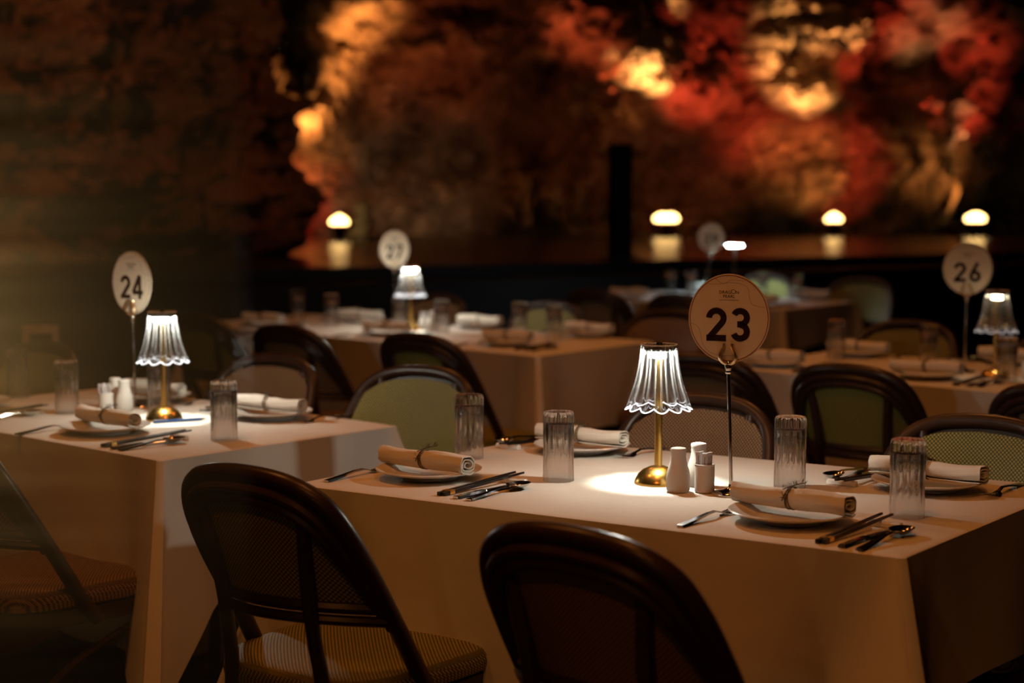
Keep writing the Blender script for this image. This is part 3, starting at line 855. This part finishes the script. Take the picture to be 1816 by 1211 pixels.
# ------------------------------------------------------------------ tableware
def tumbler_mesh():
    H, R0, NF, seg = .142, .0322, 16, 128
    zs_ = [0, .002, .01, .02, .03, .04, .05, .06, .07, .08, .09, .10, .11, .12, .13, .136, .140, .142]
    vs = []; fs = []
    def ring(fn):
        for i in range(seg): vs.append(fn(2 * PI * i / seg))
    for z in zs_:
        up = min(1, max(0, (z - .022) / .05))
        def fn(a, z=z, up=up):
            c1 = abs(math.cos(a * NF / 2)); 
            tw = .5 * math.cos(a * NF + 5.5 * math.sin((z - .02) * 62)) if .02 < z < .085 else 0
            r = R0 * (1 - .012 * (1 - z / H)) * (1 - .085 * up * (1 - c1)) * (1 - .04 * (.5 + tw) * (1 if .02 < z < .085 else 0) * math.sin(PI * min(1, max(0, (z - .02) / .065))))
            if z > .135: r *= 1 - .10 * ((z - .135) / .007) ** 2
            return (r * math.cos(a), r * math.sin(a), z)
        ring(fn)
    n_out = len(zs_)
    inner = [(.0300, 0.0), (.0297, .03), (.0290, .08), (.0286, .112), (.0265, .1175), (.016, .119)]
    for r, z in inner:
        ring(lambda a, r=r, z=z: (r * math.cos(a), r * math.sin(a), z))
    for k in range(n_out - 1):
        for i in range(seg):
            j = (i + 1) % seg; fs.append((k * seg + i, k * seg + j, (k + 1) * seg + j, (k + 1) * seg + i))
    fs.append(tuple((n_out - 1) * seg + i for i in range(seg)))
    o = n_out * seg
    for k in range(len(inner) - 1):
        for i in range(seg):
            j = (i + 1) % seg; fs.append((o + k * seg + i, o + (k + 1) * seg + i, o + (k + 1) * seg + j, o + k * seg + j))
    fs.append(tuple(reversed([o + (len(inner) - 1) * seg + i for i in range(seg)])))
    for i in range(seg):
        j = (i + 1) % seg; fs.append((i, o + i, o + j, j))
    b = MB(); b.add(vs, fs); return b.mesh('tumbler', M['glass'])
TUMBLER = tumbler_mesh()

b = MB(); b.lathe([(.055, 0), (.06, .001), (.062, .005), (.075, .009), (.098, .0155), (.109, .0195), (.110, .021), (.108, .0222), (.098, .0185), (.078, .0115), (.068, .0085), (.04, .0075), (.01, .0075)], 64)
PLATE = b.mesh('plate', M['porcelain'])

def napkin_meshes():
    L = .235; n = 70; turns = 2.7; th = .0016
    prof_o = []; prof_i = []
    for i in range(n + 1):
        k = i / n; a = -turns * 2 * PI * (1 - k) - .9; r = .0045 + .0165 * k
        prof_o.append((r * math.cos(a), r * math.sin(a))); prof_i.append(((r - th) * math.cos(a), (r - th) * math.sin(a)))
    st_ = 15; vs = []; fs = []; W = 2 * (n + 1)
    for s in range(st_):
        x = -L / 2 + L * s / (st_ - 1); t_ = x / L
        k = 1 + .06 * math.sin(t_ * 9 + 1) + .10 * t_ - .13 * math.exp(-(t_ / .06) ** 2)
        dz = .002 * math.sin(t_ * 7)
        for prof in (prof_o, prof_i):
            for (py, pz) in prof:
                ww = 1 + .05 * math.sin(7 * math.atan2(pz, py) + t_ * 11)
                vs.append((x + .004 * math.sin(py * 160), py * k * ww * 1.08, pz * k * ww + .0212 + dz))
    for s in range(st_ - 1):
        for i in range(n):
            a = s * W + i; c = (s + 1) * W + i
            fs.append((a, a + 1, c + 1, c)); a += n + 1; c += n + 1; fs.append((a, c, c + 1, a + 1))
        for i in (0, n):
            a = s * W + i; c = (s + 1) * W + i; fs.append((a, c, c + n + 1, a + n + 1))
    for s in (0, st_ - 1):
        for i in range(n):
            a = s * W + i; fs.append((a, a + 1, a + n + 2, a + n + 1))
    b = MB(); b.add(vs, fs); roll = b.mesh('roll', M['napkin'])
    b = MB()
    for dx, tl in ((0, .25), (.003, -.2), (-.003, .05)):
        b.tube([(dx + tl * .012 * math.sin(a_), .0205 * math.cos(a_), .021 + .0205 * math.sin(a_)) for a_ in [2 * PI * i / 24 for i in range(24)]], .0011, 6, closed=True)
    tie = b.mesh('tie', M['twine'])
    b = MB(); rr = random.Random(4)
    stem = smooth_path([(-.012, -.012, .037), (0, -.004, .0425), (.012, .006, .047), (.022, .012, .049)], 5)
    b.tube(stem, .0009, 5)
    b.tube(smooth_path([(.0, -.012, .039), (-.004, -.019, .03), (-.007, -.023, .018)], 5), .0009, 5)
    for i in range(26):
        p = stem[rr.randrange(len(stem))] if i < 18 else Vector((-.004, -.019 - .003 * rr.random(), .018 + .016 * rr.random()))
        d = Vector((rr.uniform(-1, 1), rr.uniform(-1, .6), rr.uniform(-.1, 1))).normalized() * rr.uniform(.008, .014)
        sd = d.cross(Vector((.3, .5, .8))).normalized() * .0012
        b.add([p, p + d * .5 + sd, p + d, p + d * .5 - sd, p + d * .5 + Vector((0, 0, .0008))], [(0, 1, 4), (1, 2, 4), (2, 3, 4), (3, 0, 4), (0, 3, 2, 1)])
    sprig = b.mesh('sprig', M['herb'], smooth=False)
    return roll, tie, sprig
NAP = napkin_meshes()

def strip(path, m, nm):
    """path: (y, z, half width, thickness)"""
    b = MB(); vs = []; fs = []
    for (y, z, hw, th) in path:
        vs += [(-hw, y, z), (hw, y, z), (hw * .75, y, z + th), (-hw * .75, y, z + th)]
    for i in range(len(path) - 1):
        a = 4 * i; c = a + 4
        for k in range(4):
            j = (k + 1) % 4; fs.append((a + k, a + j, c + j, c + k))
    fs.append((3, 2, 1, 0)); e = 4 * (len(path) - 1); fs.append((e, e + 1, e + 2, e + 3))
    b.add(vs, fs); return b
HANDLE = [(0, .0005, .0075, .003), (.004, .0005, .0085, .0035), (.05, .004, .0070, .0035), (.09, .009, .0045, .003), (.115, .010, .003, .003)]
b = strip(HANDLE + [(.135, .006, .0045, .002), (.145, .003, .0105, .0018), (.158, .002, .012, .0016)], None, '')
for k in range(4):
    x = -.0102 + k * .0068
    s2 = strip([(.157, .002, .0018, .0014), (.175, .003, .0016, .0014), (.19, .0065, .0014, .0012), (.2, .0105, .0008, .001)], None, '')
    s2.v = [(v[0] + x, v[1], v[2]) for v in s2.v]; b.add(s2.v, s2.f)
FORK = b.mesh('fork', M['steel'])
b = strip(HANDLE[:-1] + [(.115, .011, .0032, .003), (.13, .010, .004, .002)], None, '')
SPOON_H = b.mesh('spoon_handle', M['steel'])
b = MB(); vs = []; fs = []; nr, ns = 8, 28
for sgn, o_ in ((0, 0), (1, .0012)):
    for j in range(nr + 1):
        k = j / nr
        for i in range(ns):
            a = 2 * PI * i / ns
            x = .0205 * k * math.cos(a) * (1 + .08 * math.sin(a)); y = .157 + .031 * k * math.sin(a)
            vs.append((x, y, .0015 + .0105 * k ** 2.2 + o_ * (1 - .3 * k)))
W = (nr + 1) * ns
for j in range(nr):
    for i in range(ns):
        q = (i + 1) % ns; F = (j * ns + i, j * ns + q, (j + 1) * ns + q, (j + 1) * ns + i)
        fs.append(tuple(reversed(F))); fs.append(tuple(W + k for k in F))
for i in range(ns):
    q = (i + 1) % ns; fs.append((nr * ns + i, nr * ns + q, W + nr * ns + q, W + nr * ns + i))
b.add(vs, fs); SPOON_B = b.mesh('spoon_bowl', M['steel'])
KNIFE = strip([(0, .0005, .0075, .004), (.004, .0005, .0085, .0045), (.05, .002, .007, .0045), (.085, .003, .0055, .004), (.09, .003, .008, .002), (.15, .003, .0095, .0016), (.178, .003, .008, .0014), (.19, .003, .002, .001)], None, '').mesh('knife', M['steel'])
b = strip([(0, 0, .0038, .0072), (.24, .0015, .002, .0036)], None, ''); b.v = [(v[0] * (1 if v[2] < .003 else 1.3), v[1], v[2]) for v in b.v]
CHOP = b.mesh('stick', M['black_lacquer'], smooth=False)
b = MB(); b.box((0, .022, .0037), (.0082, .014, .0080)); CHOPB = b.mesh('gold_band', M['gold'], smooth=False)
b = MB(); vs = []; fs = []
pr = [(-.0075, 0), (.0075, 0), (.007, .008), (.004, .0105), (-.004, .0105), (-.007, .008)]
for x, k in ((-.032, .8), (-.03, 1), (-.02, .95), (0, .8), (.02, .95), (.03, 1), (.032, .8)):
    vs += [(x, p[0] * k, p[1] * k) for p in pr]
for s in range(6):
    for k in range(6):
        j = (k + 1) % 6; fs.append((s * 6 + k, s * 6 + j, s * 6 + 6 + j, s * 6 + 6 + k))
fs.append(tuple(reversed(range(6)))); fs.append(tuple(36 + k for k in range(6)))
b.add(vs, fs); REST = b.mesh('chopstick_rest', M['porcelain'])

ZB = TZ + .0008
def put(name, me, label, cat, pos, rz, z=ZB, group=None, parts=()):
    if parts:
        t = thing(name, label, cat, (pos.x, pos.y, z), rz, group)
        for nm, m_ in parts: link(nm, m_, t)
        return t
    o = link(name, me); o.location = (pos.x, pos.y, z); o.rotation_euler = (0, 0, rz)
    return tag(o, label, cat, group)
def setting(plate, v, where, glass=None, cut=True, nrot=0.0, fork=True, plated=True, du=0.0):
    """plate: plan centre; v: unit direction from the diner to the table's middle; where: words for the label"""
    p = V2(*plate); v = V2(*v).normalized(); u = V2(v.y, -v.x)
    rz = math.atan2(-v.x, v.y)
    at_ = lambda a, c: p + u * a + v * c
    j = random.uniform
    if plated:
        put('plate', PLATE, 'round white plate under a napkin, ' + where, 'plate', p, j(0, 6), ZB, 'white plates')
        put('napkin_roll', None, 'rolled linen napkin tied with twine, ' + where, 'napkin', at_(j(-.006, .006), j(-.01, .01)), rz + nrot + R(j(-4, 4)), ZB + .0195, 'rolled napkins',
            (('roll', NAP[0]), ('tie', NAP[1]), ('sprig', NAP[2])))
    if fork:
        put('fork', FORK, 'steel fork beside the plate, ' + where, 'fork', at_(-.133 + j(-.006, .006), -.165), rz + R(j(-4, 4)), ZB, 'steel forks')
    if cut:
        put('knife', KNIFE, 'steel knife beside the spoon, ' + where, 'knife', at_(.195 + du, -.153), rz + R(j(-3, 3)), ZB, 'steel knives')
        put('spoon', None, 'steel spoon beside the chopsticks, ' + where, 'spoon', at_(.228 + du, -.155), rz + R(j(-2, 5)), ZB, 'steel spoons', (('handle', SPOON_H), ('bowl', SPOON_B)))
        put('chopstick_rest', REST, 'white ceramic chopstick rest, ' + where, 'chopstick rest', at_(.178 + du, .055), rz + R(j(-6, 6)), ZB, 'chopstick rests')
        for k in (0, 1):
            o = put('chopstick', None, 'black chopstick with gold band nearer the %s, ' % ('plate' if k == 0 else 'spoon') + where, 'chopstick', at_(.148 + du + k * .0095, -.147 + k * .004), rz + R(-1.5 - 2.2 * k), ZB, 'black chopsticks',
                    (('stick', CHOP), ('gold_band', CHOPB)))
            o.rotation_euler[0] = R(2.95)
    if glass:
        put('tumbler', TUMBLER, 'clear fluted tumbler upside down, ' + where, 'glass', V2(*glass), j(0, 1), ZB, 'upturned tumblers')
m23 = V2(-.603, -.798)
setting((-.172, 3.396), n23, 'near left seat of the foreground table', (.095, 3.368))
setting((.496, 2.933), n23, 'near right seat of the foreground table', (.715, 2.975), du=-.02)
setting((.159, 3.748), m23, 'far left seat of the foreground table', (-.095, 3.665), du=-.01)
setting((.824, 3.262), m23, 'far right seat of the foreground table', (.555, 3.288), du=-.02)
m24 = -n24
setting((-1.0, 4.058), n24, 'near right seat of the left table', (-.688, 3.943), du=.04)
setting((-.633, 4.332), m24, 'far right seat of the left table', (-.954, 4.471), nrot=R(8))
setting((-1.023, 4.697), m24, 'far left seat of the left table', (-1.431, 4.791), cut=False)
setting((-1.494, 4.562), n24, 'near left seat of the left table', (-1.195, 4.436), du=.05)
n27 = V2(.6, .8)
setting((-.02, 6.50), n27, 'near right seat of the long middle table', (.172, 6.758))
setting((-.53, 6.98), n27, 'second near seat of the long middle table', (-.303, 7.13))
setting((-1.12, 7.50), n27, 'third near seat of the long middle table', (-.821, 7.545))
setting((-.70, 7.74), -n27, 'third far seat of the long middle table', (-1.015, 7.862))
setting((-.15, 7.37), -n27, 'second far seat of the long middle table', (-.495, 7.316))
setting((.32, 6.93), -n27, 'far right seat of the long middle table', (.031, 6.954))
setting((.90, 5.69), n27, 'near left seat of the right rear table', (1.160, 5.925))
setting((1.33, 5.30), n27, 'middle near seat of the right rear table', (1.557, 5.208))
setting((1.27, 6.06), -n27, 'far left seat of the right rear table', None, cut=False)
setting((1.75, 5.76), -n27, 'far right seat of the right rear table', (1.439, 5.723))
setting((.68, 9.62), n27, 'near left seat of the farthest table', (1.079, 10.0), cut=False, fork=False)
setting((1.32, 9.0), n27, 'near right seat of the farthest table', (1.618, 9.45), fork=False)
setting((1.70, 9.44), -n27, 'far right seat of the farthest table', (1.468, 9.75), cut=False, fork=False)
setting((1.20, 10.10), -n27, 'far left seat of the farthest table', (.967, 10.15), cut=False, fork=False)

# condiments
def shaker(x, y, label, holes=True):
    t = thing('shaker', label, 'shaker', (x, y, ZB), 0, 'white ceramic shakers')
    b = MB(); b.lathe([(.0205, 0), (.0225, .003), (.0243, .014), (.0242, .026), (.0215, .042), (.0168, .058), (.0150, .070), (.0153, .079), (.0160, .083), (.0145, .0862), (.009, .0875), (.002, .0878)], 36); b.build('body', M['ceramic'], t)
    b = MB()
    for i in range(5):
        a = 2 * PI * i / 5; b.lathe([(.0011, .0872), (.0011, .0876)], 8, c=(.005 * math.cos(a), .005 * math.sin(a), 0))
    b.build('hole', M['black'], t)
def sachets(x, y, label, where, rz):
    t = thing('sachet_cup', label, 'cup', (x, y, ZB), 0, 'white sachet cups')
    b = MB(); b.lathe([(.0175, 0), (.0195, .002), (.0197, .054), (.0190, .0555), (.0178, .054), (.0176, .006), (.002, .0055)], 32); b.build('cup', M['ceramic'], t)
    b = MB(); b.lathe([(.0196, .0525), (.0200, .053), (.0200, .0555), (.0188, .0562)], 32, cap=False); b.build('rim', M['ceramic'], t)
    rr = random.Random(int(x * 1000))
    for i in range(6):
        a = rz + i * 1.25; r_ = .0105 if i else 0
        s = thing('sachet', 'slim paper sugar sachet in the white cup, ' + where, 'sachet', (x + r_ * math.cos(a), y + r_ * math.sin(a), ZB + .0075), rr.uniform(-.6, .6), 'sachets ' + where)
        s.rotation_euler = (rr.uniform(-.05, .05), rr.uniform(-.06, .06), s.rotation_euler[2])
        b = MB(); b.box((0, 0, .035 + rr.uniform(0, .002)), (.0085, .003, .070)); b.build('packet', M['sachet'], s, smooth=False)
        b = MB(); b.box((.0012, -.00165, .055), (.0012, .0003, .018)); b.build('print', M['sachet_print'], s, smooth=False)
shaker(.327, 3.237, 'white ceramic shaker in front of the lamp of table 23')
shaker(.374, 3.300, 'white ceramic shaker half hidden behind the sachets of table 23')
sachets(.378, 3.230, 'white cup of sachets between shaker and sign 23', 'on the foreground table', .4)
shaker(-1.049, 4.471, 'white ceramic shaker beside the pole of sign 24')
shaker(-1.085, 4.52, 'white ceramic shaker behind the sachet cup of table 24')
sachets(-1.092, 4.44, 'white cup of sachets on table 24', 'on the left table', 1.2)
shaker(-.345, 7.20, 'blurred white shaker right of the lamp of table 27')
sachets(-.385, 7.26, 'blurred white sachet cup right of the lamp of table 27', 'on the long middle table', .9)
sachets(1.65, 5.291, 'white sachet cup at the right edge on table 26', 'on the right rear table', .2)

t = thing('pen', 'blue pen lying in front of the lamp of table 24', 'pen', (-.918, 4.225, ZB + .0045), math.atan2(.066, .133))
b = MB(); b.tube([(0, 0, 0), (.125, 0, 0)], .0042, 10); b.build('barrel', M['blue'], t)
b = MB(); b.tube([(.125, 0, 0), (.14, 0, 0)], [.0036, .001], 8); b.build('tip', M['steel'], t)
b = MB(); b.box((.02, 0, .005), (.035, .0025, .0015)); b.build('clip', M['steel'], t)

# ------------------------------------------------------------------ glass partition at the left of the viewpoint
def pane_mat():
    m, n, l, b = nmat('partition_glass')
    n.remove(b); out = n['Material Output']
    tc = n.new('ShaderNodeTexCoord')
    mp = n.new('ShaderNodeMapping'); mp.inputs['Scale'].default_value = (1.2, 1.2, 46)
    l.new(tc.outputs['Object'], mp.inputs[0])
    t = n.new('ShaderNodeTexNoise'); t.inputs['Scale'].default_value = 1.0; t.inputs['Detail'].default_value = 3
    l.new(mp.outputs[0], t.inputs['Vector'])
    bp = n.new('ShaderNodeBump'); bp.inputs['Strength'].default_value = .35; bp.inputs['Distance'].default_value = .004
    l.new(t.outputs['Fac'], bp.inputs['Height'])
    g = n.new('ShaderNodeBsdfGlossy'); g.inputs['Roughness'].default_value = .235; g.inputs[0].default_value = (1, 1, 1, 1)
    l.new(bp.outputs['Normal'], g.inputs['Normal'])
    tr = n.new('ShaderNodeBsdfTransparent'); tr.inputs[0].default_value = (.97, .97, .96, 1)
    mx = n.new('ShaderNodeMixShader'); mx.inputs[0].default_value = .055
    l.new(tr.outputs[0], mx.inputs[1]); l.new(g.outputs[0], mx.inputs[2]); l.new(mx.outputs[0], out.inputs[0])
    return m
t = thing('glass_partition', 'clear glass partition with warm streaky reflections at the left edge', 'glass panel', (-.82, 1.05, 0), R(0))
b = MB(); b.box((0, 0, 1.1), (1.3, .008, 2.2)); b.build('pane', pane_mat(), t, smooth=False)
l_ = bpy.data.lights.new('added_veil_light', 'POINT'); l_.energy = 8.5; l_.color = (1.0, .58, .19); l_.shadow_soft_size = .09  # added unseen light; its reflection makes the warm haze on the pane
o = bpy.data.objects.new('added_veil_light', l_); o.location = (-1.46, -2.0, 1.0); COL.objects.link(o)
